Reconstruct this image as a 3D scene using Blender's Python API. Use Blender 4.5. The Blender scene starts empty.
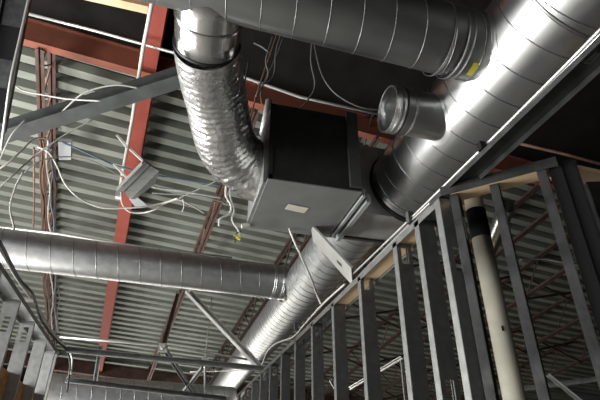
import bpy, math, random
from mathutils import Vector, Matrix, noise
random.seed(7)
S = bpy.context.scene
C = S.collection
EYE = 1.5                       # camera height over the floor
F = 490.0
PITCH = math.radians(30.2)
YAW = math.atan2(155, F / math.cos(PITCH))

# ---------------------------------------------------------------- survey helpers
def ray(x, y):
    a, b = x - 300, y - 200
    up = F * math.sin(PITCH) - b * math.cos(PITCH)
    fw = F * math.cos(PITCH) + b * math.sin(PITCH)
    return Vector((a * math.cos(YAW) + fw * math.sin(YAW), fw * math.cos(YAW) - a * math.sin(YAW), up))
def up(x, y, h):
    r = ray(x, y); p = r * (h / r.z); return Vector((p.x, p.y, p.z + EYE))
def aY(x, y, Y):
    r = ray(x, y); p = r * (Y / r.y); return Vector((p.x, p.y, p.z + EYE))
def aX(x, y, X):
    r = ray(x, y); p = r * (X / r.x); return Vector((p.x, p.y, p.z + EYE))
# roof frame: J runs along the joists, R along the deck ribs, N is the deck normal
J = ray(57, 608).normalized()
R = ray(2440, 612); R = (R - J * R.dot(J)).normalized()
N = R.cross(J)
if N.z < 0: N = -N
H = 4.0
O = Vector((0, 0, EYE + H))
def roof(u, v, w=0.0): return O + R * u + J * v + N * w
def under(x, y, w):
    """point on the plane w metres under the deck"""
    r = ray(x, y); e = Vector((0, 0, EYE))
    t = (O + N * w - e).dot(N) / r.dot(N)
    return e + r * t

# ---------------------------------------------------------------- materials
def mat(name, col, rough=.6, metal=0.0, var=.15, scale=8.0, bump=0.0, bscale=60.0, col2=None, spec=.5, stretch=None, rvar=0.0):
    m = bpy.data.materials.new(name); m.use_nodes = True
    nt = m.node_tree; n = nt.nodes; l = nt.links
    b = n['Principled BSDF']
    b.inputs['Roughness'].default_value = rough; b.inputs['Metallic'].default_value = metal
    b.inputs['Specular IOR Level'].default_value = spec
    tc = n.new('ShaderNodeTexCoord'); mp = n.new('ShaderNodeMapping')
    if stretch: mp.inputs['Scale'].default_value = stretch
    l.new(tc.outputs['Object'], mp.inputs['Vector'])
    no = n.new('ShaderNodeTexNoise'); no.inputs['Scale'].default_value = scale; no.inputs['Detail'].default_value = 6
    l.new(mp.outputs[0], no.inputs['Vector'])
    cr = n.new('ShaderNodeValToRGB')
    c2 = col2 or tuple(c * (1 - var * 2) for c in col)
    cr.color_ramp.elements[0].position = .32; cr.color_ramp.elements[1].position = .68
    cr.color_ramp.elements[0].color = (*c2, 1); cr.color_ramp.elements[1].color = (*col, 1)
    l.new(no.outputs['Fac'], cr.inputs['Fac']); l.new(cr.outputs[0], b.inputs['Base Color'])
    if rvar:
        mr = n.new('ShaderNodeMapRange'); mr.inputs['To Min'].default_value = rough - rvar; mr.inputs['To Max'].default_value = rough + rvar
        l.new(no.outputs['Fac'], mr.inputs['Value']); l.new(mr.outputs[0], b.inputs['Roughness'])
    if bump:
        n2 = n.new('ShaderNodeTexNoise'); n2.inputs['Scale'].default_value = bscale; n2.inputs['Detail'].default_value = 4
        l.new(mp.outputs[0], n2.inputs['Vector'])
        bp = n.new('ShaderNodeBump'); bp.inputs['Strength'].default_value = bump; bp.inputs['Distance'].default_value = .01
        l.new(n2.outputs['Fac'], bp.inputs['Height']); l.new(bp.outputs[0], b.inputs['Normal'])
    return m
M = {
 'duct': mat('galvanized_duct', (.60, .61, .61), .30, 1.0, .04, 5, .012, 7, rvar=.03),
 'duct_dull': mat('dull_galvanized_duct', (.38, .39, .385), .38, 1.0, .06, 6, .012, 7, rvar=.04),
 'duct_far': mat('far_galvanized_duct', (.56, .57, .57), .43, 1.0, .08, 20, .015, 12, rvar=.04),
 'seam': mat('duct_seam', (.30, .30, .30), .42, 1.0, .1),
 'foil': mat('foil_jacket', (.85, .85, .84), .30, 1.0, .05, 30, .45, 45, rvar=.08),
 'sheet': mat('bright_sheet_metal', (.68, .68, .67), .20, 1.0, .05, 10, .05, 10),
 'band': mat('black_band', (.012, .012, .012), .5),
 'box_dark': mat('dark_insulated_casing', (.028, .030, .028), .55, 0, .2, 7, .2, 40, spec=.35),
 'box_grey': mat('grey_casing_sheet', (.25, .255, .25), .5, .35, .10, 6, .05, 20),
 'plenum': mat('plenum_sheet', (.62, .62, .61), .42, .3, .15, 9, .06, 12),
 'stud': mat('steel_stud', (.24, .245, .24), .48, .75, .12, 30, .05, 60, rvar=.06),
 'stud_lit': mat('lit_steel_stud', (.42, .425, .42), .5, .45, .12, 30, .05, 60, rvar=.06),  # paler stud steel standing in for more light on the left wall
 'stud_dark': mat('dark_steel_stud', (.075, .078, .078), .5, .7, .25, 18, .1, 60),  # darker stud steel for the angled wall, near channel and brace
 'strut': mat('strut_steel', (.33, .34, .33), .5, .2, .15, 14),
 'grey_paint': mat('grey_painted_steel', (.075, .08, .078), .6, .2, .2, 8),
 'red': mat('red_primer', (.31, .062, .042), .7, 0, .18, 5, .1, 40, col2=(.24, .05, .035), spec=.3),
 'red_brown': mat('rust_primer', (.27, .085, .05), .7, 0, .2, 4, .15, 40, col2=(.17, .06, .04), spec=.3),
 'joist': mat('brown_joist_primer', (.12, .062, .045), .7, 0, .25, 9, .1, 40),
 'joist_shaded': mat('shaded_brown_joist_primer', (.085, .050, .038), .7, 0, .25, 9, .1, 40),  # joist primer darkened to carry the dimness of the right room
 'joist_pale': mat('worn_joist_primer', (.26, .14, .10), .65, 0, .25, 12, .1, 40),
 'deck': mat('galvanized_roof_deck', (.285, .305, .265), .6, .0, .12, 2.2, .05, 20, col2=(.135, .145, .12), stretch=(.35, 2.2, 1)),
 'deck_shade': mat('shade_black_deck', (.012, .011, .010), .9, 0, .2, 5, spec=.1),  # near-black deck colour, the shade of the unlit bay painted in
 'wood': mat('pale_plywood', (.78, .58, .36), .7, 0, .1, 6, .1, 30, col2=(.60, .42, .24), stretch=(1, 1, 6)),
 'osb': mat('orange_particle_board', (.66, .32, .11), .75, 0, .1, 26, .2, 40, col2=(.33, .15, .055)),
 'floor': mat('concrete_floor', (.27, .265, .25), .8, 0, .1, 1.2),
 'wall': mat('dark_block_wall', (.045, .045, .042), .9, 0, .2, 1.5),
 'white_wire': mat('white_cable_jacket', (.62, .61, .57), .5, 0, .05),
 'grey_wire': mat('grey_cable_jacket', (.26, .26, .24), .5, 0, .05),
 'shaded_wire': mat('shaded_grey_cable_jacket', (.11, .11, .10), .6, 0, .05),  # grey jacket darkened to imitate the shade in the dark bay
 'dark_wire': mat('dark_cable_jacket', (.03, .03, .03), .5, 0, .05),
 'brown_wire': mat('brown_cable_jacket', (.16, .085, .05), .6, 0, .05),
 'blue_wire': mat('blue_cable_jacket', (.13, .18, .23), .5, 0, .05),
 'conduit': mat('metal_conduit', (.62, .62, .60), .35, .6, .05),
 'cream': mat('cream_pipe', (.78, .75, .62), .5, 0, .06, 9, .03, 30),
 'tan': mat('tan_pipe_sleeve', (.50, .40, .28), .6, 0, .08, 8),
 'black': mat('black_wrap', (.008, .008, .009), .7, 0, .1, 9, spec=.2),
 'label': mat('paper_label', (.62, .59, .50), .7, 0, .06, 30),
 'yellow': mat('yellow_sticker', (.62, .56, .06), .6, 0, .05),
 'plate': mat('light_steel_plate', (.42, .44, .45), .5, .3, .06, 12),
}

# ---------------------------------------------------------------- mesh builder
class MB:
    def __init__(s): s.v = []; s.f = []; s.sm = []
    def add(s, vs, fs, smooth=False):
        o = len(s.v); s.v += [Vector(v) for v in vs]; s.f += [tuple(o + i for i in f) for f in fs]; s.sm += [smooth] * len(fs)
        return s
    def hexa(s, p):   # 8 corners: bottom 0-3, top 4-7
        return s.add(p, [(0,3,2,1),(4,5,6,7),(0,1,5,4),(1,2,6,5),(2,3,7,6),(3,0,4,7)])
    def box(s, a, b):
        (x0,y0,z0),(x1,y1,z1) = a, b
        return s.hexa([(x0,y0,z0),(x1,y0,z0),(x1,y1,z0),(x0,y1,z0),(x0,y0,z1),(x1,y0,z1),(x1,y1,z1),(x0,y1,z1)])
    def obox(s, a, b, side, w, t, off=0.0):
        """bar from a to b, w wide along side, t thick along the third axis"""
        a, b = Vector(a), Vector(b); d = (b - a).normalized(); side = Vector(side); side = (side - d * side.dot(d)).normalized()
        n = d.cross(side)
        c = []
        for e in (a, b):
            for i, j in ((-1,-1),(1,-1),(1,1),(-1,1)): c.append(e + side * (w/2*i + off) + n * (t/2*j))
        return s.hexa(c)
    def tube(s, pts, r, seg=8, caps=True, rads=None):
        pts = [Vector(p) for p in pts]; n = len(pts); vs = []; fs = []
        t0 = (pts[1] - pts[0]).normalized()
        ref = Vector((0,0,1)) if abs(t0.z) < .9 else Vector((1,0,0))
        nr = t0.cross(ref).normalized()
        for i, p in enumerate(pts):
            t = (pts[min(i+1, n-1)] - pts[max(i-1, 0)]).normalized()
            nr = (nr - t * nr.dot(t)).normalized(); bn = t.cross(nr)
            rr = rads[i] if rads else r
            for k in range(seg):
                a = 2 * math.pi * k / seg; vs.append(p + (nr * math.cos(a) + bn * math.sin(a)) * rr)
        for i in range(n - 1):
            for k in range(seg):
                fs.append((i*seg+k, i*seg+(k+1) % seg, (i+1)*seg+(k+1) % seg, (i+1)*seg+k))
        s.add(vs, fs, True)
        if caps:
            o = len(s.v) - len(vs)
            s.f.append(tuple(o + k for k in reversed(range(seg)))); s.sm.append(False)
            s.f.append(tuple(o + (n-1)*seg + k for k in range(seg))); s.sm.append(False)
        return s
    def build(s, name, m, parent=None, origin=None):
        me = bpy.data.meshes.new(name)
        o = bpy.data.objects.new(name, me)
        if parent is not None: org = parent['_o']
        else: org = Vector(origin) if origin is not None else sum(s.v, Vector()) / len(s.v)
        org = Vector(org)
        me.from_pydata([v - org for v in s.v], [], s.f)
        me.polygons.foreach_set('use_smooth', s.sm); me.materials.append(M[m] if isinstance(m, str) else m); me.update()
        C.objects.link(o)
        if parent is not None: o.parent = parent
        else: o.location = org
        o['_o'] = tuple(org)
        return o
def thing(name, loc, label, cat, group=None):
    o = bpy.data.objects.new(name, None); o.empty_display_size = .1; C.objects.link(o); o.location = loc
    o['_o'] = tuple(loc); return tag(o, label, cat, group)
def tag(o, label, cat, group=None):
    o['label'] = label; o['category'] = cat
    if group: o['group'] = group
    return o
def structure(o): o['kind'] = 'structure'; return o
def spline(pts, n=10):
    P = [Vector(p) for p in pts]; P = [P[0]*2 - P[1]] + P + [P[-1]*2 - P[-2]]; out = []
    for i in range(1, len(P) - 2):
        for k in range(n):
            t = k / n; a, b, c, d = P[i-1:i+3]
            out.append(.5*((2*b) + (c-a)*t + (2*a-5*b+4*c-d)*t*t + (3*b-a-3*c+d)*t**3))
    out.append(P[-2]); return out
def lerp(a, b, t): return Vector(a) * (1-t) + Vector(b) * t

# ---------------------------------------------------------------- setting
structure(MB().box((-9, -7, -.1), (15, 15, 0)).build('floor', 'floor'))
structure(MB().box((-9, 13.4, 0), (15, 13.6, 4.9)).build('wall_back', 'wall'))
structure(MB().box((-9.2, -7, 0), (-9, 15, 7)).build('wall_left', 'wall'))
structure(MB().box((15, -7, 0), (15.2, 15, 7)).build('wall_right', 'wall'))
structure(MB().box((-9, -7.2, 0), (15, -7, 8)).build('wall_front', 'wall'))

# ribbed steel deck (ceiling): ribs run along R
mb = MB(); prof = []; v = 3.70; P = .2; DEP = .11
while v < 11.5:
    prof += [(v, DEP), (v + .082, DEP), (v + .096, 0), (v + .186, 0)]; v += P
prof.append((v, DEP))
vs = []
for (vv, ww) in prof:
    vs += [roof(-8, vv, ww), roof(14, vv, ww)]
mb.add(vs, [(2*i, 2*i+1, 2*i+3, 2*i+2) for i in range(len(prof)-1)])
structure(mb.build('ceiling', 'deck'))
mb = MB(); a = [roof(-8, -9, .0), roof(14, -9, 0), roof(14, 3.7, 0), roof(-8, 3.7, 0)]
mb.hexa(a + [p + N * .08 for p in a]); structure(mb.build('ceiling', 'deck_shade'))  # near bay of the deck, its shade put into the colour
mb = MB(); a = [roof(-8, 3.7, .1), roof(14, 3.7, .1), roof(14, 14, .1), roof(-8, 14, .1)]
mb.hexa(a + [p + N * .08 for p in a]); structure(mb.build('ceiling', 'deck_shade'))  # same dark sheet above the ribs; also shows black in the grooves

# ---------------------------------------------------------------- roof steel
def ibeam(name, a, b, upv, h, w, mt, label, group=None, t=.014):
    a, b, upv = Vector(a), Vector(b), Vector(upv); d = (b-a).normalized(); side = d.cross(upv).normalized(); upv = side.cross(d)
    o = thing(name, a, label, 'beam', group)
    MB().obox(a - upv*(h/2), b - upv*(h/2), side, w, t).build('bottom_flange', mt, o)
    MB().obox(a + upv*(h/2), b + upv*(h/2), side, w, t).build('top_flange', mt, o)
    MB().obox(a, b, side, t, h - t).build('web', mt, o)
    return o
# cross beam that closes the dark bay
def lineup(x0, y0, x1, y1, Y, ext0, ext1):
    a = aY(x0, y0, Y); b = aY(x1, y1, Y); d = b - a
    return a + d * ext0, a + d * ext1
Zv = Vector((0, 0, 1))
BA, BB = roof(-7, 3.74, -.16), roof(13, 3.26, -.16)
ibeam('roof_beam', BA, BB, N, .29, .07, 'red_brown', 'long rust red cross beam at the top, behind the foil duct and thin rod', 'red roof beams')
ibeam('roof_beam', roof(-.11, 1.0, -.15), roof(-.07, 12.6, -.15), N, .20, .145, 'red', 'bright red beam running down the roof between the two left joists', 'red roof beams')
ibeam('roof_beam', roof(-6, 11.25, -.2), roof(7, 11.5, -.2), N, .24, .10, 'joist', 'far rust brown cross beam low behind the grey header strut', 'red roof beams')
MB().obox(under(60, -13, -.06), under(165, 11, -.06), J, .07, .10).build('roof_batten', 'wood')
tag(bpy.data.objects['roof_batten'], 'pale timber batten in the dark bay at the very top', 'batten')

def joist(u, v0, v1, label, mt='joist', D=.34, step=.30, lean=0.0, seg=6, pale='joist_pale'):
    o = thing('roof_joist', roof(u, v0, -.05), label, 'joist', 'open web roof joists')
    for nm, w, dv, m_ in (('top_chord', -.035, 0, mt), ('bottom_chord', -D, .0, mt)):
        b = MB()
        for s in (-1, 1):   # pair of angles
            b.obox(roof(u + s*.024, v0+dv, w), roof(u + s*.024, v1-dv, w), R, .024, .007)
            b.obox(roof(u + s*.011, v0+dv, w + .02), roof(u + s*.011, v1-dv, w + .02), R, .007, .045)
        b.build(nm, m_, o)
    pts = []; v = v0; k = 0
    while v <= v1:
        pts.append(roof(u, v, -.05 if k % 2 == 0 else -D + .02)); v += step; k += 1
    MB().tube(pts, .011, 6).build('web_rod', pale, o)
    return o
joist(-.97, 3.6, 12.4, 'leftmost open web joist, wrapped with cables beside the junction plate', step=.19)
joist(.93, 3.6, 12.4, 'open web joist between the red beam and the big round duct')
for u, lb in ((2.1, 'open web joist hidden mostly by the big duct and box'), (3.3, 'open web joist just behind the row of right studs'),
              (4.5, 'open web joist behind the cream pipe'), (5.6, 'open web joist to the right of the cream pipe'),
              (6.9, 'open web joist low at the right edge of the photo'), (8.2, 'farthest right open web joist'),):
    joist(u, 3.4, 12.4, lb, D=.45, step=.4, mt='joist_shaded', pale='joist_shaded')
for u, lb in ((-2.2, 'open web joist above the left stud wall'),):
    joist(u, 3.7, 12.4, lb)
# X bridging and clutter in the right-hand room
for i, (v, lb) in enumerate(((5.4, 'nearest brown bridging brace across the right room'), (7.0, 'second brown bridging brace across the right room'),
                (8.6, 'third brown bridging brace across the right room'), (10.4, 'farthest brown bridging brace across the right room'))):
    o = thing('joist_bridging', roof(3.3, v, -.3), lb, 'brace', 'brown bridging braces between the right joists')
    us = [3.3, 4.5, 5.6, 6.9, 8.2]
    for a, b in zip(us, us[1:]):
        MB().obox(roof(a, v, -.08), roof(b, v, -.48), N, .035, .006).build('angle_bar', 'joist_shaded', o)
        MB().obox(roof(a, v+.03, -.48), roof(b, v+.03, -.08), N, .035, .006).build('angle_bar', 'joist_shaded', o)

# ---------------------------------------------------------------- round spiral ducts
def ring_mesh(a, b, r, seg=64, wall=.004, along=None):
    a, b = Vector(a), Vector(b); d = (b-a).normalized(); L = (b-a).length
    n = along or max(2, int(L / .12)); pts = [a + d * (L*i/n) for i in range(n+1)]
    m = MB().tube(pts, r, seg, False)
    m.tube(pts, r - wall, seg, False)
    k = len(m.v) // 2
    for e in (0, n*seg):
        for i in range(seg):
            j = (i+1) % seg; m.f.append((e+i, k+e+i, k+e+j, e+j)); m.sm.append(False)
    return m
def helix(a, b, r, pitch, tr=.0028, seg=40, wall=None):
    a, b = Vector(a), Vector(b); d = (b-a).normalized(); L = (b-a).length
    n = d.cross(Vector((0,0,1))).normalized(); bn = d.cross(n)
    T = int(L / pitch * seg); pts = []
    for i in range(T+1):
        t = i / seg * 2 * math.pi
        pts.append(a + d * (i/seg*pitch) + (n*math.cos(t) + bn*math.sin(t)) * r)
    return MB().tube(pts, tr, 5)
def clamp_ring(a, d, r, w=.02, t=.006):
    a = Vector(a); d = Vector(d).normalized()
    return ring_mesh(a - d*w/2, a + d*w/2, r + t, 56, t, 2)
def spiral_duct(a, b, r, pitch, label, m1='duct', name='spiral_duct', cat='duct', tr=.0028):
    o = thing(name, a, label, cat, 'round spiral ducts')
    sh = ring_mesh(a, b, r).build('duct_shell', m1, o)
    helix(a, b, r + .0005, pitch, tr).build('spiral_seam', 'seam', sh)
    return o
# main duct, near section
UA, UB = Vector((1.29, -.7, EYE+1.55)), Vector((1.29, 2.24, EYE+1.55)); UR = .243
main = spiral_duct(UA, UB, UR, .135, 'biggest shiny round duct, sweeping from the top right corner to the box', 'duct')
clamp_ring((1.29, 2.23, EYE+1.55), (0,1,0), UR, .035, .010).build('end_ring', 'band', main)
clamp_ring((1.29, 2.16, EYE+1.55), (0,1,0), UR, .014, .005).build('end_bead', 'duct', main)
clamp_ring((1.29, .86, EYE+1.55), (0,1,0), UR, .012, .003).build('joint_bead', 'seam', main)
# main duct, far section
LA, LB = Vector((1.185, 2.52, EYE+1.585)), Vector((1.14, 11.0, EYE+1.545)); LR = .204
far = spiral_duct(LA, LB, LR, .11, 'long far round duct beyond the box, running down to the bottom edge', 'duct_far', tr=.0022)
# upper cross duct
CA, CB = Vector((-1.6, 1.15, EYE+1.64)), Vector((1.09, 1.19, EYE+1.56)); CR = .140
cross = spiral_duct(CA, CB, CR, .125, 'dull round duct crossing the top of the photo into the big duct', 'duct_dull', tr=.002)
clamp_ring((.97, 1.189, EYE+1.55), (1,0,0), CR, .03, .003).build('joint_bead', 'seam', cross)
clamp_ring((.90, 1.189, EYE+1.55), (1,0,0), CR, .008, .003).build('joint_bead', 'seam', cross)
# yellow sticker wrapped on the duct end
mb = MB(); vs = []
for i in range(6):
    a = math.radians(205 + i*7)
    for x in (1.012, 1.036): vs.append((x, 1.19 + math.cos(math.radians(90)) + (CR+.003)*math.cos(math.radians(252+i*5)), EYE+1.55+(CR+.003)*math.sin(math.radians(252+i*5))))
mb.add(vs, [(2*i, 2*i+1, 2*i+3, 2*i+2) for i in range(5)]); mb.build('sticker', 'yellow', cross)['label'] = 'small yellow sticker'
# saddle collars where branches enter the big duct
def saddle(c, d, r, R_main, cx, cz, m='duct'):
    """flange strip following the main duct where a branch along X of radius r meets it (left side)"""
    vs = []; seg = 56
    for i in range(seg):
        a = 2*math.pi*i/seg
        for k, rr in enumerate((r + .001, r + .020)):
            y = c[1] + rr*math.cos(a); z = c[2] + rr*math.sin(a)
            dz = max(-R_main*.999, min(R_main*.999, z - cz))
            x = cx - math.sqrt(max(R_main**2 - dz*dz, 0)) - .003
            vs.append((x, y, z))
    return MB().add(vs, [(2*i, 2*i+1, (2*i+3) % (2*seg), (2*i+2) % (2*seg)) for i in range(seg)], True)
saddle((0, 1.19, EYE+1.55), 1, CR, UR, 1.29, EYE+1.55).build('saddle_flange', 'duct', cross)
# stub take-off on the big duct (open end)
tc_ = up(387, 109, 1.49)
ty, tz, tr_ = tc_.y, tc_.z, .105
stub = thing('duct_stub', tc_, 'short open round collar sticking out of the big duct towards the left', 'duct stub')
cs = ring_mesh((tc_.x, ty, tz), (1.13, ty, tz), tr_, 56, .004, 6).build('collar_shell', 'duct', stub)
for dx in (.002, .022, .045): clamp_ring((tc_.x + dx, ty, tz), (1,0,0), tr_, .006, .004).build('bead', 'duct', cs)
clamp_ring((tc_.x + .055, ty, tz), (1,0,0), tr_, .012, .0035).build('bead', 'band', cs)
clamp_ring((tc_.x + .10, ty, tz), (1,0,0), tr_, .006, .002).build('bead', 'seam', cs)
saddle((0, ty, tz), 1, tr_, UR, 1.29, EYE+1.55).build('saddle_flange', 'duct', stub)
# lower cross duct
DA, DB = up(-70, 239, 1.62), up(292, 284, 1.62); DR = .155
lower = spiral_duct(DA, DB, DR, .17, 'lower left round duct crossing in front of the joists into the far duct', 'duct_far', tr=.0025)
dd = (DB - DA).normalized()
clamp_ring(DB - dd*.12, dd, DR, .02, .004).build('joint_bead', 'duct', lower)
clamp_ring(DB - dd*.20, dd, DR, .02, .004).build('joint_bead', 'duct', lower)
saddle((0, DB.y, DB.z), 1, DR, LR+.001, 1.169, EYE+1.575).build('saddle_flange', 'sheet', lower)
# distant duct at the bottom
spiral_duct(up(30, 391, .75), up(232, 404, .75), .17, .13, 'distant silver duct along the bottom edge left of centre', 'duct_far')
# duct fragment seen between right studs
spiral_duct(up(507, 206, 2.5), up(487, 254, 2.4), .085, .13, 'short silver duct behind the black band of the cream pipe', 'duct')

# ---------------------------------------------------------------- foil flexible duct with its sheet metal take-off
flex = thing('flexible_duct', (0, 1.35, EYE+1.5), 'crinkled silver foil flexible duct bending from the cross duct into the dark box', 'flexible duct')
FB = aY(207, 43, 1.46); FA = Vector((FB.x - .01, 1.20, EYE + 1.585))
tk = ring_mesh(FA, FB, .131, 56, .004, 4).build('take_off_collar', 'sheet', flex)
clamp_ring(FB, FB-FA, .133, .012, .004).build('black_clamp', 'band', flex)
clamp_ring(lerp(FA, FB, .5), FB-FA, .131, .01, .004).build('bead', 'sheet', tk)
path = spline([FB, aY(211, 75, 1.66), aY(217, 102, 1.83), aY(222, 128, 1.98), aY(229, 148, 2.11), aY(243, 163, 2.20), Vector((.41, 2.25, EYE+1.475))], 32)
vs = []; fs = []; seg = 72; n = len(path); L = 0
nr = Vector((1, 0, 0))
for i, p in enumerate(path):
    t = (path[min(i+1, n-1)] - path[max(i-1, 0)]).normalized()
    nr = (nr - t * nr.dot(t)).normalized(); bn = t.cross(nr)
    if i: L += (p - path[i-1]).length
    bend = min(1, max(0, (i/n - .62) / .2))
    base = .138 + .020 * min(1, i/n*1.3)
    for k in range(seg):
        a = 2*math.pi*k/seg; dr = nr*math.cos(a) + bn*math.sin(a)
        q = p + dr * .13
        ph = (L / .040 + .9*noise.noise(q*6)) % 1.0
        rr = base + .0007 * (math.sin(2*math.pi*ph)) * (1 - .5*bend)
        rr += (.0022 + .007*bend) * noise.noise(q * Vector((1,1,1)).x * 16) + (.0016 + .005*bend) * noise.noise(q * 40)
        vs.append(p + dr * rr)
for i in range(n-1):
    for k in range(seg): fs.append((i*seg+k, i*seg+(k+1) % seg, (i+1)*seg+(k+1) % seg, (i+1)*seg+k))
MB().add(vs, fs, True).build('foil_jacket', 'foil', flex)

# ---------------------------------------------------------------- dark terminal box
BZ = EYE + 1.30
x0, x1, y0, y1, zt = .385, .87, 1.99, 2.53, EYE + 1.775
box = thing('air_terminal_box', (x0, y0, BZ), 'large dark rectangular air box hanging between foil duct and big duct', 'air box')
cg = MB().box((x0, y0, BZ+.004), (x1, y1, zt)).build('casing', 'box_dark', box)
bp_ = MB().box((x0-.003, y0-.003, BZ-.006), (x1+.003, y1+.003, BZ+.004)).build('bottom_panel', 'box_grey', box); bp_['label'] = 'grey sheet metal bottom panel'
mb = MB()
for (a, b) in (((x0-.006, y0-.006, BZ-.004), (x0+.018, y0-.002, zt)), ((x0, y0-.006, BZ+.0), (x1, y0-.002, BZ+.022)), ((x0, y0-.006, zt-.02), (x1, y0-.002, zt))): mb.box(a, b)
mb.build('edge_flange', 'box_dark', cg)
MB().box((.805, y0-.026, BZ+.01), (.865, y0-.004, zt+.02)).build('front_rib', 'grey_paint', cg)
MB().box((x0-.02, y0+.04, BZ+.0), (x0-.002, y1-.04, BZ+.26)).build('inlet_plate', 'box_grey', box)
pa = [up(289, 204, 1.292), up(309, 208, 1.292), up(304, 213, 1.292), up(285, 209, 1.292)]
pz = EYE + 1.2925; pb = [Vector((p.x, p.y, pz)) for p in pa]
MB().hexa([p - Vector((0,0,.002)) for p in pb] + pb).build('paper_label', 'label', bp_)['label'] = 'small pale paper label'
# transition plenum to the big duct
pl = thing('duct_transition', (1.0, 2.1, BZ), 'boxy bright sheet metal transition between the dark box and the big duct', 'duct fitting')
px0, px1, py0, py1, pz0, pz1 = .880, 1.47, 2.24, 2.56, EYE+1.325, EYE+1.80
MB().box((px0, py0, pz0), (px1, py1, pz1)).build('plenum_body', 'plenum', pl)
MB().box((px0+.004, y0+.02, EYE+1.285), (px0+.020, py1-.05, EYE+1.33)).build('flange', 'plate', pl)
MB().box((px0+.042, y0+.06, EYE+1.280), (px0+.066, py1-.02, EYE+1.33)).build('flange', 'plate', pl)
MB().box((px0+.012, py0-.0, pz0-.006), (px0+.045, py1, pz0-.001)).build('gasket_strip', 'box_dark', pl)
MB().box((px0, py1-.02, pz0-.014), (px1, py1+.004, pz0-.001)).build('end_flange', 'grey_paint', pl)

# ---------------------------------------------------------------- steel framing
def channel(name, a, b, webdir, flangedir, W, Fl, m, label=None, cat='stud', group=None, holes=None, parent=None, t=.0025, lip=.007, pitch=.6, start=.3, hl=.09, hw=.032):
    """C section from a to b. a,b: middle of the web line. flanges stick out along flangedir at both web edges"""
    a, b = Vector(a), Vector(b); d = (b-a).normalized(); L = (b-a).length
    w = Vector(webdir); w = (w - d*w.dot(d)).normalized()
    f = Vector(flangedir); f = (f - d*f.dot(d) - w*f.dot(w)).normalized()
    mb = MB()
    cuts = []
    if holes:
        s = start
        while s + hl < L: cuts.append((s, s + hl)); s += pitch
    s0 = 0
    for (c0, c1) in cuts + [(L, L)]:
        mb.obox(a + d*s0, a + d*c0, w, W, t)
        if c1 > c0:
            e = (W - hw)/2
            for sg in (-1, 1): mb.obox(a + d*c0 + w*sg*(hw/2 + e/2), a + d*c1 + w*sg*(hw/2 + e/2), w, e, t)
        s0 = c1
    for sg in (-1, 1):
        mb.obox(a + w*sg*(W/2) + f*Fl/2, b + w*sg*(W/2) + f*Fl/2, f, Fl, t)
        if lip: mb.obox(a + w*sg*(W/2 - lip/2) + f*Fl, b + w*sg*(W/2 - lip/2) + f*Fl, w, lip, t)
    o = mb.build(name, m, parent, origin=None if parent is not None else a)
    if label: tag(o, label, cat, group)
    return o
PZ = EYE + .9
X0 = .885; W = .066
ordn = ['first', 'second', 'third', 'fourth', 'fifth', 'sixth', 'seventh', 'eighth', 'ninth', 'tenth', 'eleventh', 'twelfth', 'thirteenth', 'fourteenth', 'fifteenth']
for k in range(14):
    Y = 1.70 + .412*k
    channel('wall_stud', (X0 + W/2, Y, .01), (X0 + W/2, Y, PZ - .01), (1,0,0), (0,1,0), W, .036, 'stud',
            'upright steel stud, %s along the right wall counted away from its corner' % ordn[k], 'stud', 'upright studs of the long right wall', holes=True, start=.45+.03*(k%3), pitch=.61, hl=.07)
channel('corner_stud', (X0 + W/2, 1.33, .01), (X0 + W/2, 1.33, PZ - .01), (1,0,0), (0,1,0), W+.01, .034, 'stud',
        'wide dark corner stud where the two right walls meet', 'stud', 'upright studs of the long right wall', holes=True)
channel('wall_stud', (X0 + W/2, 1.50, .01), (X0 + W/2, 1.50, PZ - .01), (1,0,0), (0,1,0), W, .034, 'stud', 'steel stud doubled up just left of the wide corner stud', 'stud', 'upright studs of the long right wall', holes=True, start=.5)
# top track: towards the viewer it carries on past the corner
channel('top_track', (X0 + .045, 7.5, PZ), (X0 + .045, 1.36, PZ), (1,0,0), (0,0,-1), .09, .030, 'stud', 'slim steel top track along the long right stud wall', 'track', 'steel top tracks', lip=0)
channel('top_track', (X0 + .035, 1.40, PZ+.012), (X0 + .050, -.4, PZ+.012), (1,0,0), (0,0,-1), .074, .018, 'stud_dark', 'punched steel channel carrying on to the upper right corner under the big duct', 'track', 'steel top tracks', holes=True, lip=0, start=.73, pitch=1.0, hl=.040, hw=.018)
MB().box((X0 + .004, 1.52, PZ - .018), (X0 + .086, 2.6, PZ - .004)).build('plywood_strip', 'wood')
tag(bpy.data.objects['plywood_strip'], 'pale plywood strip under the top track left of the corner', 'plywood strip', 'plywood strips under the tracks')
# angled wall
Q0 = up(440, 189, .9); Q1 = up(556, 158, .9); dq = (Q1 - Q0).normalized(); nq = Vector((dq.y, -dq.x, 0))
if nq.x < 0: nq = -nq
mb = MB().obox(Q0 + nq*.045, Q1 + nq*.045, nq, .09, .014)
mb.obox(Q0 + Vector((0,0,-.012)), Q1 + Vector((0,0,-.012)), Zv, .034, .003)
tag(mb.build('top_track', 'stud_dark'), 'dark top track of the short angled wall right of the corner', 'track', 'steel top tracks')
mb = MB().obox(lerp(Q0, Q1, .08) + nq*.047 - Zv*.017, Q1 + nq*.042 - Zv*.017, nq, .066, .012)
tag(mb.build('plywood_strip', 'wood'), 'pale plywood strip under the angled track right of the corner', 'plywood strip', 'plywood strips under the tracks')
for (x, y, lb, dk) in ((454, 194, 'slim grey stud just right of the corner, before the cream pipe', 0), (494, 184, 'grey stud standing right after the cream pipe', 0),
                   (541, 169, 'grey stud beside the black double post on the right', 0)):
    p = up(x, y, .88); p = p + nq*.02
    channel('wall_stud', (p.x + dq.x*.012, p.y + dq.y*.012, .01), (p.x + dq.x*.012, p.y + dq.y*.012, PZ-.02), nq, -dq, .05, .026, 'stud_dark', lb, 'stud', 'studs of the angled right wall', holes=True, start=.4)
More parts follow.
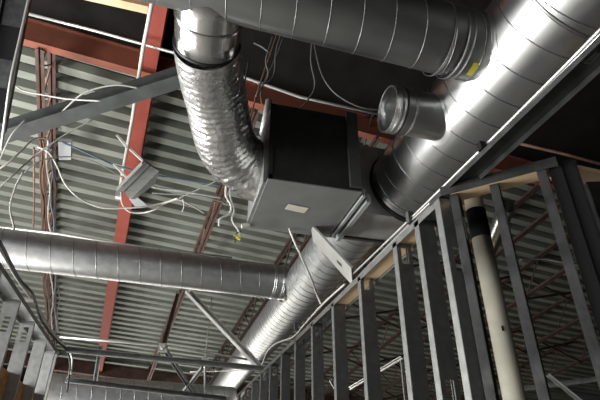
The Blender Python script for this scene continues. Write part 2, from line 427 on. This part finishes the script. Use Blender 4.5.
# black double post
Q2 = up(553, 161, .9); Q3 = up(573, 157, .9); e = (Q3 - Q2)
o = thing('double_post', (Q2.x, Q2.y, 0), 'black boxed double post near the right edge', 'post')
a = Q2 + nq*.05 ; b = Q3 + nq*.05
MB().obox((a.x, a.y, .01), (a.x, a.y, PZ-.005), nq, .10, .035).build('dark_stud', 'black', o)
MB().obox(((a.x+b.x)/2, (a.y+b.y)/2, .01), ((a.x+b.x)/2, (a.y+b.y)/2, PZ-.005), dq, e.length*.9, .09).build('black_panel', 'black', o)
MB().obox((b.x, b.y, .01), (b.x, b.y, PZ-.005), nq, .08, .008).build('edge_trim', 'stud_dark', o)
# last bay on the right
q4 = up(570, 165, .9); q5 = up(640, 180, .9); d4 = (q5-q4).normalized(); n4 = Vector((d4.y, -d4.x, 0)); n4 = n4 if n4.y > 0 else -n4
tag(MB().obox(q4 + n4*.045, q5 + n4*.045, n4, .09, .014).build('plywood_strip', 'wood'), 'dusty plywood corner piece at the right edge', 'plywood strip', 'plywood strips under the tracks')
p = up(589, 180, .88)
channel('wall_stud', (p.x+.04, p.y, .01), (p.x+.04, p.y, PZ-.02), (1,-.3,0), (.3,1,0), .08, .03, 'stud_dark', 'stud at the extreme right edge beyond the black double post', 'stud', 'studs of the angled right wall')

# cream round pipe standing behind the studs
pc = ray(494, 300); k = 3.0 / pc.y; cx, cy = pc.x*k, 3.0; pr = .074
pp = ray(484, 190); kk = 3.0 / pp.y
post = thing('standing_pipe', (cx, cy, 0), 'thick cream round pipe with a black band, standing behind the angled wall', 'pipe')
def zat(x, y): r = ray(x, y); return EYE + r.z * 3.0 / r.y
zs = [0, zat(483, 239), zat(477, 211), zat(474, 188)]
for (za, zb, m_, nm) in ((0, zs[1], 'cream', 'pipe_body'), (zs[1], zs[2], 'black', 'black_band'), (zs[2], zs[3]+.15, 'tan', 'upper_sleeve')):
    MB().tube([(cx, cy, za + .0), (cx, cy, zb)], pr if nm != 'black_band' else pr+.003, 40).build(nm, m_, post)
mb = MB(); z_ = zat(492, 333); mb.box((cx-.035, cy-pr-.004, z_), (cx-.028, cy-pr+.03, z_+.035)); mb.build('scuff_mark', 'black', post)

# left stud wall
XL = -.79
for i, (px, py, lb) in enumerate(((-8, 268, 'nearest'), (20, 298, 'second nearest'), (38, 320, 'third'), (51, 338, 'fourth'), (62, 350, 'fifth and farthest'))):
    p = up(px, py, .9)
    channel('wall_stud', (XL - .052, p.y, .01), (XL - .052, p.y, PZ - .01), (1,0,0), (0,1,0), .078, .020, 'stud_lit', '%s light steel stud of the left wall at the lower left' % lb, 'stud', 'upright studs of the left wall', holes=True, start=.35+.05*i, lip=.009)
YE = up(66, 352, .9).y
channel('top_track', (XL - .05, .9, PZ), (XL - .05, YE+.05, PZ), (1,0,0), (0,0,-1), .10, .028, 'stud', 'steel top track of the left stud wall under the black cable', 'track', 'steel top tracks', lip=0)
channel('wall_stud', (XL - .05, YE+.04, .01), (XL - .05, YE+.04, PZ-.01), (1,0,0), (0,1,0), .078, .020, 'stud_lit', 'end stud of the left wall under the cable drop', 'stud', 'upright studs of the left wall', lip=.009)
for (xa, xb, ya, yb, lb) in ((-6, 22, 358, 380, 'orange particle board piece low at the left edge'), (20, 38, 378, 394, 'smaller orange particle board piece right of the edge one')):
    A = aX(xa, ya, XL-.06); B = aX(xb, yb, XL-.06); zt_ = (A.z+B.z)/2
    tag(MB().box((XL-.09, A.y, .9), (XL-.075, B.y, zt_)).build('particle_board', 'osb'), lb, 'board', 'orange boards behind the left studs')

# header struts between the two walls
def bar(name, a, b, w, t, m, label, cat, side=Zv, group=None, parent=None):
    return tag(MB().obox(a, b, side, w, t).build(name, m), label, cat, group)
def strut(a, b, label, w=.041, group='grey slotted struts', side=Zv, m='strut'):
    a, b = Vector(a), Vector(b); sd = Vector(side)
    o = channel('strut_channel', a, b, sd, (b-a).cross(sd), w, w*.9, m, label, 'strut', group, lip=.006)
    return o
HA, HB = up(66, 350, .93), up(272, 370, .93)
strut(HA, HB, 'grey header strut spanning from left wall top to right wall top', .042)
strut(up(66, 380, .76), up(226, 399, .76), 'lower grey strut along the bottom under the header strut', .04)
strut(up(187, 292, 1.75), up(258, 367, .97), 'long pale diagonal strut leaning from lower cross duct to right wall', .05, side=(1,0,0), m='conduit')
strut(up(165, 348, 1.05), up(196, 395, .80), 'short diagonal strut under the joint bracket', .035, side=(1,0,0))
strut(up(203, 366, .95), up(176, 400, .78), 'crossing short diagonal strut beside the bottom hanger rod', .03, side=(1,0,0))
strut(up(101, 346, 1.0), up(96, 378, .80), 'short pale upright strut under the red beam end', .035, side=(1,0,0))
jb = up(163, 348, 1.05)
o = thing('joint_bracket', jb, 'small steel joint bracket where hanging strut meets the header', 'bracket')
MB().obox(jb + Vector((-.04,0,0)), jb + Vector((.04,0,0)), Zv, .07, .05).build('clamp', 'conduit', o)
MB().tube([jb - Vector((0,.05,0)), jb + Vector((0,.05,0))], .02, 12).build('bolt', 'conduit', o)
strut(under(178, 294, -.5), jb, 'upright pale strut dropping from the joist to the joint bracket', .04, side=(1,0,0), m='joist_pale')
def rod(pts, r, m, label, name='hanger_rod', cat='rod', group=None, smooth=False):
    p = spline(pts, 8) if smooth else pts
    return tag(MB().tube(p, r, 7).build(name, m), label, cat, group)
rod([under(212, 296, -.1), up(205, 362, .97)], .006, 'grey_wire', 'thin hanger rod dropping left of the far duct', group='thin hanger rods')
rod([up(205, 364, .95), up(205, 397, .78)], .012, 'conduit', 'short bright rod between header strut and lower strut', group='thin hanger rods')
hn = up(205, 361, .97)
tag(MB().box((hn.x-.03, hn.y-.02, hn.z-.03), (hn.x+.03, hn.y+.02, hn.z+.03)).build('rod_clamp', 'conduit'), 'small rod clamp on the header strut', 'clamp')
rod([up(60, 337, 1.12), up(120, 342, 1.12), up(175, 347, 1.12), up(262, 362, 1.05)], .010, 'conduit', 'thin pale conduit running above the header strut', 'conduit_pipe', 'conduit', 'thin conduits')

# dark diagonal channel at upper left
strut(under(-24, 148, -1.05), under(186, 82, -.62), 'dark grey channel slanting up from the left edge to the foil duct', .135, group=None, side=N, m='grey_paint')
# near steel brace at the upper left corner with conduit
A1, A2 = aX(16, -22, -1.30), aX(-14, 118, -1.20)
o = thing('steel_brace', A2, 'near wide punched steel brace with a conduit at the upper left corner', 'brace')
channel('brace_channel', aX(23, -30, -1.30), aX(-8, 130, -1.30), (1,0,0), (0,-1,0), .17, .03, 'stud_dark', holes=True, start=.42, pitch=.44, hl=.24, hw=.165, parent=o)
b0, b1 = aX(23, -30, -1.30), aX(-8, 130, -1.30); bo = Vector((0, .012, 0))
MB().obox(b0 + bo, b1 + bo, (1,0,0), .168, .004).build('hole_dark_sheet', 'black', o)  # black sheet added behind the punched holes to make them dark
rod([aX(31, -12, -1.22), aX(20, 38, -1.22), aX(11, 78, -1.22), aX(6, 112, -1.22), aX(1, 150, -1.22)], .010, 'conduit', 'grey conduit running along the near steel brace', 'conduit_pipe', 'conduit', 'thin conduits', True)

# white pipe along the red beam, thin rod along the cross beam
rod([under(155, -14, -.52), under(143, 48, -.50), under(132, 120, -.48), under(119, 192, -.46)], .016, 'white_wire', 'white conduit pipe running down along the red beam', 'conduit_pipe', 'conduit', 'thin conduits')
rod([aY(25, 13, 3.16), aY(96, 31, 3.13), aY(175, 53, 3.10), aY(300, 97, 3.06), aY(392, 117, 3.0)], .013, 'conduit', 'thin bright rod running level across the rust red cross beam', 'conduit_pipe', 'conduit', 'thin conduits')
rod([under(-10, 226, -1.0), under(60, 234, -1.0), under(125, 245, -1.0), under(232, 258, -1.0)], .014, 'conduit', 'thin conduit just above the lower left cross duct', 'conduit_pipe', 'conduit', 'thin conduits')
rod([aX(495, 138, 2.7), aX(560, 153, 3.3), aX(612, 167, 3.6)], .014, 'joist_pale', 'faint rusty rod along the dark beam at the upper right', 'conduit_pipe', 'conduit', 'thin conduits')

# perforated steel strap from box to wall
SA, SB = up(312, 233, 1.285), up(352, 277, .93)
channel('steel_strap', SA, SB, (.15, 1, 0), (0,0,1), .12, .012, 'conduit', 'bright punched steel strap angling from the box down to the right wall', 'strap', None, holes=True, start=.30, pitch=2, hl=.05, hw=.022, lip=0)

# ---------------------------------------------------------------- sheet bracket assembly hung on the red beam
fx = thing('hanging_bracket', under(138, 178, -.75), 'folded grey sheet metal bracket hanging across the red beam', 'bracket')
pA, pB, pC, pD = under(118, 188, -.80), under(143, 161, -.80), under(159, 171, -.70), under(131, 199, -.70)
MB().hexa([pA, pB, pC, pD] + [p + N*.02 for p in (pA, pB, pC, pD)]).build('bracket_plate', 'strut', fx)
pE, pF = under(118, 190, -.80), under(118, 200, -.72)
MB().hexa([pD, pC, under(155, 184, -.6), under(136, 199, -.6)] + [p + N*.02 for p in (pD, pC, under(155, 184, -.6), under(136, 199, -.6))]).build('folded_lip', 'strut', fx)
MB().obox(under(117, 189, -.82), under(143, 162, -.82), N, .05, .012).build('edge_lip', 'conduit', fx)
MB().obox(under(124, 192, -.81), under(150, 166, -.81), N, .02, .012).build('edge_lip', 'grey_paint', fx)
q = [under(129, 199, -.62), under(137, 197, -.62), under(148, 206, -.62), under(136, 208, -.62)]
MB().hexa([p for p in q] + [p + N*.008 for p in q]).build('white_flap', 'plate', fx)
for i, (xa, ya, xb, yb) in enumerate(((117, 135, 127, 147), (130, 149, 145, 163), (114, 164, 126, 177))):
    MB().obox(under(xa, ya, -.66), under(xb, yb, -.80), N, .02, .014).build('support_rod', 'white_wire', fx)
MB().box(*[tuple(under(119, 194, -.76) + Vector((s*.03, s*.03, s*.045))) for s in (-1, 1)]).build('conduit_elbow', 'conduit', fx)
# plate beside the left joist
q = [under(58, 142, -.35), under(71, 143, -.35), under(71, 160, -.35), under(59, 160, -.35)]
tag(MB().hexa([p for p in q] + [p + N*.05 for p in q]).build('junction_plate', 'plate'), 'light square junction plate beside the leftmost joist', 'junction plate')

# ---------------------------------------------------------------- cables
def cable(pts, r, m, label, group='loose cables', w=None, name='cable'):
    """pts: (x, y, drop under the deck)"""
    P_ = [under(x, y, -d) for (x, y, d) in pts]
    return rod(P_, r*.8, m, label, name, 'cable', group, True)
cable([(-8,173,1.2),(8,163,1.1),(22,150,.9),(34,139,.7),(46,138,.6)], .011, 'white_wire', 'bright white cable from the left edge up to the leftmost joist')
cable([(-8,194,1.2),(12,176,1.1),(32,158,.8),(50,145,.7),(66,134,.6),(92,120,.5)], .010, 'grey_wire', 'grey cable rising from left edge across the joist to the dark channel')
cable([(38,147,.6),(48,152,.7),(56,164,.8),(64,182,.9),(74,194,1.0),(88,203,1.0),(104,208,1.0),(122,208,.95),(142,207,.9),(163,203,.8),(178,198,.8)], .011, 'white_wire', 'long white cable loop sagging right of the leftmost joist')
cable([(121,192,.8),(122,203,.85),(128,211,.9),(140,213,.9),(154,210,.9),(166,203,.8),(178,199,.8)], .009, 'white_wire', 'white cable loop under the hanging bracket')
cable([(150,186,.6),(164,189,.6),(182,191,.6),(200,194,.6),(222,198,.6)], .012, 'conduit', 'upper of two pale conduits running right of the bracket')
cable([(152,193,.65),(166,194,.65),(186,195,.65),(205,197,.65),(226,203,.65)], .010, 'grey_wire', 'lower of two pale conduits running right of the bracket')
cable([(176,199,.8),(185,202,.8),(196,208,.8),(204,213,.8)], .010, 'white_wire', 'short white cable tail ending left of the brown joist')
cable([(183,199,.8),(184,206,.85),(182,212,.9)], .008, 'white_wire', 'tiny white cable end dangling near the conduits')
cable([(188,206,.8),(178,200,.8),(190,193,.8),(206,186,.8),(216,181,.8)], .007, 'grey_wire', 'thin grey cable rising to the foil duct bottom')
cable([(23,172,1.1),(15,188,1.15),(10,208,1.2),(14,228,1.3),(16,250,1.6),(15,276,1.8)], .011, 'grey_wire', 'grey cable hanging down the left edge over the lower duct')
cable([(34,148,.6),(34,175,.6),(34,205,.6),(33,231,.6)], .012, 'joist_pale', 'straight pale conduit along the leftmost joist')
cable([(22,175,1.0),(36,163,.9),(52,158,.8),(72,157,.7),(92,161,.7),(108,169,.7),(122,177,.7)], .007, 'grey_wire', 'thin grey cable arching over the junction plate')
cable([(14,85,1.0),(24,91,1.0),(44,95,1.0),(68,99,1.0),(100,101,1.0)], .008, 'white_wire', 'thin pale cable drooping near the top left joist')
cable([(58,116,.9),(68,106,.9),(82,94,.9),(98,88,.9),(118,85,.9),(138,88,.9)], .009, 'grey_wire', 'grey cable arch above the dark channel')
cable([(62,142,.5),(78,149,.5),(98,158,.5),(120,167,.5),(160,176,.5),(190,181,.5),(222,186,.5)], .013, 'blue_wire', 'muted blue cable running across behind the hanging bracket')
cable([(25,120,1.0),(12,134,1.1),(4,150,1.1),(-4,170,1.1)], .007, 'grey_wire', 'thin grey cable tail by the left edge')
for i, (dx, m_, lb) in enumerate(((0,'brown_wire','brown cable bundled on the leftmost joist'), (4,'white_wire','white cable bundled on the leftmost joist'), (7,'blue_wire','blue cable bundled on the leftmost joist'), (-3,'brown_wire','outermost brown cable bundled on the leftmost joist'), (10,'dark_wire','dark cable bundled on the leftmost joist'))):
    pts = []
    for j, y in enumerate(range(140, 345, 16)):
        pts.append((43 + dx + 1.6*math.sin(j*1.9 + i*2.1) + j*.5, y, .42 + .03*math.sin(j + i)))
    cable(pts, .011, m_, lb, 'cables bundled on the joist')
# cables under the flexible duct (hanging from the box side)
def cabY(pts, r, m, label, group='loose cables'):
    return rod([aY(*p) for p in pts], r, m, label, 'cable', 'cable', group, True)
cabY([(230,180,2.45),(230,196,2.5),(234,210,2.5),(232,220,2.5),(238,230,2.5),(241,237,2.5)], .005, 'white_wire', 'white wire whip dangling under the foil duct with connectors')
cabY([(226,185,2.45),(226,196,2.5),(231,206,2.5),(229,214,2.5),(220,219,2.5),(219,226,2.5)], .006, 'white_wire', 'shorter white wire tail dangling under the foil duct')
cabY([(241,231,2.5),(235,235,2.5),(235,243,2.5)], .004, 'dark_wire', 'dark wire end below the yellow connector')
q = aY(246, 226, 2.5); tag(MB().obox(q - Vector((.025,0,.006)), q + Vector((.02,0,.008)), Zv, .022, .022).build('wire_connector', 'white_wire'), 'white wire connector dangling under the foil duct', 'connector', 'wire connectors')
q = aY(238, 237, 2.5); tag(MB().obox(q - Vector((.02,0,-.01)), q + Vector((.014,0,-.012)), Zv, .014, .014).build('wire_connector', 'yellow'), 'yellow wire connector dangling under the foil duct', 'connector', 'wire connectors')
rod([up(289, 228, 1.3), up(294, 241, 1.22), up(302, 258, 1.15), up(311, 278, 1.1), up(317, 295, 1.05), up(321, 304, .97)], .006, 'white_wire', 'white cable dropping from the box across the far duct', 'cable', 'cable', 'loose cables', True)
# cables in the dark bay behind the foil duct
for pts, m_, lb in (([(277,34,2.6),(270,55,2.6),(262,78,2.6),(255,100,2.6),(250,120,2.6)], 'brown_wire', 'brown cable hanging in the dark bay left of the box'),
                    ([(284,36,2.6),(275,60,2.6),(266,78,2.6),(261,92,2.6),(262,104,2.6)], 'shaded_wire', 'grey cable hanging in the dark bay above the box'),
                    ([(273,36,2.5),(266,60,2.5),(268,76,2.5),(256,96,2.5)], 'shaded_wire', 'second thin grey cable hanging in the dark bay'),
                    ([(281,34,2.5),(276,52,2.5),(274,74,2.5),(266,83,2.5),(258,84,2.5)], 'shaded_wire', 'third grey cable curling back above the dark box'),
                    ([(312,42,2.5),(311,62,2.5),(315,84,2.5),(310,97,2.5),(298,110,2.5),(280,120,2.5),(268,117,2.5)], 'shaded_wire', 'long thin cable looping down over the box top'),
                    ([(314,42,2.5),(319,66,2.5),(327,84,2.5),(340,97,2.5),(360,107,2.5),(380,110,2.5)], 'shaded_wire', 'thick grey cable curving from cross duct to stub collar'),
                    ([(254,43,2.5),(262,47,2.5),(271,54,2.5)], 'shaded_wire', 'short cable stub poking out in the dark bay'),
                    ([(249,62,2.4),(243,90,2.4),(240,110,2.4),(246,128,2.4)], 'dark_wire', 'dark cable hugging the foil duct')):
    cabY(pts, .006, m_, lb, 'cables in the dark bay')
tag(MB().tube([aY(269, 101, 2.3), aY(263, 134, 2.3)], .022, 16).build('pipe_stub', 'plenum'), 'short grey pipe end between foil duct and dark box', 'pipe')
# cables laid along the wall tops
rod([up(190, 372, .98), up(225, 371, .98), up(255, 369, .96), up(262, 364, .96), up(267, 352, .98), up(277, 343, .98), up(293, 337, .97), up(304, 325, .98), up(322, 305, .96), up(345, 284, .96)], .006, 'white_wire', 'white cable lying along the far end of the right wall top', 'cable', 'cable', 'cables on wall tops', True)
rod([up(262, 372, .93), up(300, 336, .94), up(350, 285, .94), up(400, 234, .94), up(432, 202, .945)], .006, 'grey_wire', 'grey cable lying straight along the right wall top', 'cable', 'cable', 'cables on wall tops', True)
rod([up(604, 26, .945), up(560, 71, .945), up(500, 131, .945), up(450, 180, .945), up(400, 229, .945), up(352, 275, .945)], .005, 'conduit', 'upper bright wire along the punched channel below the big duct', 'cable', 'cable', 'cables on wall tops', True)
rod([up(604, 31, .93), up(560, 75, .93), up(500, 135, .93), up(452, 182, .93), up(410, 222, .93)], .004, 'conduit', 'lower bright wire along the punched channel below the big duct', 'cable', 'cable', 'cables on wall tops', True)
q = up(482, 146, .94); tag(MB().box((q.x-.012, q.y-.010, q.z-.018), (q.x+.012, q.y+.010, q.z+.012)).build('wire_clip', 'black'), 'small black clip holding the wires on the channel', 'clip', 'clips')
for (x, y, lb) in ((410, 219, 'dark clip on the track just left of the corner'), (296, 327, 'upright clip on the far right wall top')):
    q = up(x, y, .94); tag(MB().box((q.x-.012, q.y-.012, q.z-.02), (q.x+.012, q.y+.012, q.z+.03)).build('wire_clip', 'grey_paint'), lb, 'clip', 'clips')
rod([up(-12, 222, .94), up(2, 246, .94), up(10, 262, .94), up(20, 280, .94), up(32, 293, .94), up(36, 304, .94), up(42, 321, .94), up(54, 338, .94), up(66, 350, .93), up(70, 362, .85), up(69, 376, .75), up(67, 392, .65)], .008, 'dark_wire', 'black cable lying along the left wall top and dropping at its end', 'cable', 'cable', 'cables on wall tops', True)
rod([up(-10, 232, .95), up(4, 256, .95), up(16, 277, .95), up(28, 294, .95), up(40, 311, .95), up(52, 331, .95), up(66, 347, .95), up(72, 358, .9), up(71, 374, .76)], .007, 'white_wire', 'pale cable lying beside the black one on the left wall top', 'cable', 'cable', 'cables on wall tops', True)
q = up(29, 302, .93); tag(MB().box((q.x-.05, q.y-.03, q.z-.01), (q.x+.03, q.y+.05, q.z+.01)).build('white_tag', 'white_wire'), 'small white tag on the left wall top', 'tag')
for i, pts in enumerate(([(-4,285),(8,297),(14,312)], [(10,330),(12,340),(16,338),(18,326)], [(18,305),(24,318),(30,326)], [(34,330),(36,338),(40,330)], [(-2,318),(4,326),(8,345)], [(22,362),(26,374),(24,386)], [(36,372),(40,386),(38,398)])):
    rod([up(x, y, .78) + Vector((-.35, 0, 0)) * (1 if 0 else 1) for x, y in pts], .010, 'white_wire', ['white wire loop behind the nearest left studs','small white hook of wire behind the left studs','white wire crossing behind the second stud','tiny white wire hook behind the third stud','white wire tail behind the first gap','white wire tail low behind the left studs','white wire tail lowest behind the left studs'][i], 'cable', 'cable', 'white wires behind the left studs', True)
# clutter seen through the right studs
strut(aY(350, 389, 5.0), aY(402, 358, 4.6), 'pale diagonal brace seen behind the right studs', .03, m='conduit')
vt = aY(401, 360, 4.6)
strut(vt, (vt.x, vt.y, 0), 'thin upright strut behind the right studs', .02, side=(1,0,0), m='conduit')
strut(aY(330, 380, 5.5), aY(344, 404, 5.5), 'small slanting strut behind the far right studs', .03)
strut(aY(548, 375, 4.5), aY(584, 404, 4.3), 'slanting dark strut at the lower right', .04)
strut(aY(470, 396, 5.6), aY(610, 378, 5.0), 'level grey strut low at the right', .05)
rod([aY(520, 260, 4.2), aY(540, 259, 4.2), aY(560, 262, 4.1), aY(580, 266, 4.0)], .008, 'grey_wire', 'pale cable sagging between the right studs', 'cable', 'cable', 'loose cables', True)

# ---------------------------------------------------------------- light
def area(name, loc, look, sx, sy, e, col=(1,1,1)):
    l = bpy.data.lights.new(name, 'AREA'); l.shape = 'RECTANGLE'; l.size = sx; l.size_y = sy; l.energy = e; l.color = col
    o = bpy.data.objects.new(name, l); C.objects.link(o); o.location = loc
    o.rotation_euler = (Vector(look) - Vector(loc)).to_track_quat('-Z', 'Y').to_euler()
    o['kind'] = 'helper'; return o
area('added_left_light', (-4.8, 2.6, 2.5), (1.2, 2.0, 2.7), 7.5, 1.4, 420, (1, .99, .96))  # added unseen lamp, side light assumed from the duct highlights; no window is modelled
area('added_left_light', (-4.0, -2.5, 2.2), (1.0, 1.5, 3.0), 2.0, 1.6, 45, (1, .99, .97))  # added weak fill from behind left
area('fill_light', (-3.2, 3.4, 1.2), (1.2, 1.6, 3.0), 2.4, .7, 270, (1, .99, .96))  # added low fill that brings the highlight streak onto the big duct
area('fill_light', (-1.0, 12.3, 1.0), (-.8, 5.0, 4.6), 6, 1.0, 190, (1, .98, .90))  # added grazing fill from the far end, for contrast in the deck grooves
area('fill_light', (-2.2, 4.0, .6), (-1.6, 5.0, 4.2), 1.4, 1.4, 30, (1, .98, .94))  # added low fill aimed up at the left deck
area('fill_light', (6.0, 9.5, .8), (5.5, 8.5, 4.2), 1.5, 1.5, 12, (1, .80, .55))  # added weak warm fill aimed up in the right room

l = bpy.data.lights.new('beam_fill_spot', 'SPOT'); l.energy = 420; l.spot_size = math.radians(34); l.spot_blend = .8; l.shadow_soft_size = .3  # added spot that brightens the web of the rust red cross beam
o = bpy.data.objects.new('beam_fill_spot', l); C.objects.link(o); o.location = (-2.6, -.4, 1.0)
o.rotation_euler = (Vector((-.8, 3.5, 4.75)) - Vector(o.location)).to_track_quat('-Z', 'Y').to_euler(); o['kind'] = 'helper'
w = bpy.data.worlds.new('world'); S.world = w; w.use_nodes = True
w.node_tree.nodes['Background'].inputs[0].default_value = (.8, .85, .9, 1); w.node_tree.nodes['Background'].inputs[1].default_value = .05

# ---------------------------------------------------------------- camera
cam = bpy.data.cameras.new('camera'); cam.sensor_width = 36; cam.lens = F / 600 * 36; cam.clip_start = .02
co = bpy.data.objects.new('camera', cam); C.objects.link(co)
co.location = (0, 0, EYE); co.rotation_euler = (math.pi/2 + PITCH, 0, -YAW)
S.camera = co
for o in bpy.data.objects:
    if '_o' in o: del o['_o']
S.view_settings.view_transform = 'Standard'; S.view_settings.look = 'None'; S.view_settings.gamma = 1
S.view_settings.use_curve_mapping = False; S.view_settings.exposure = 0.0
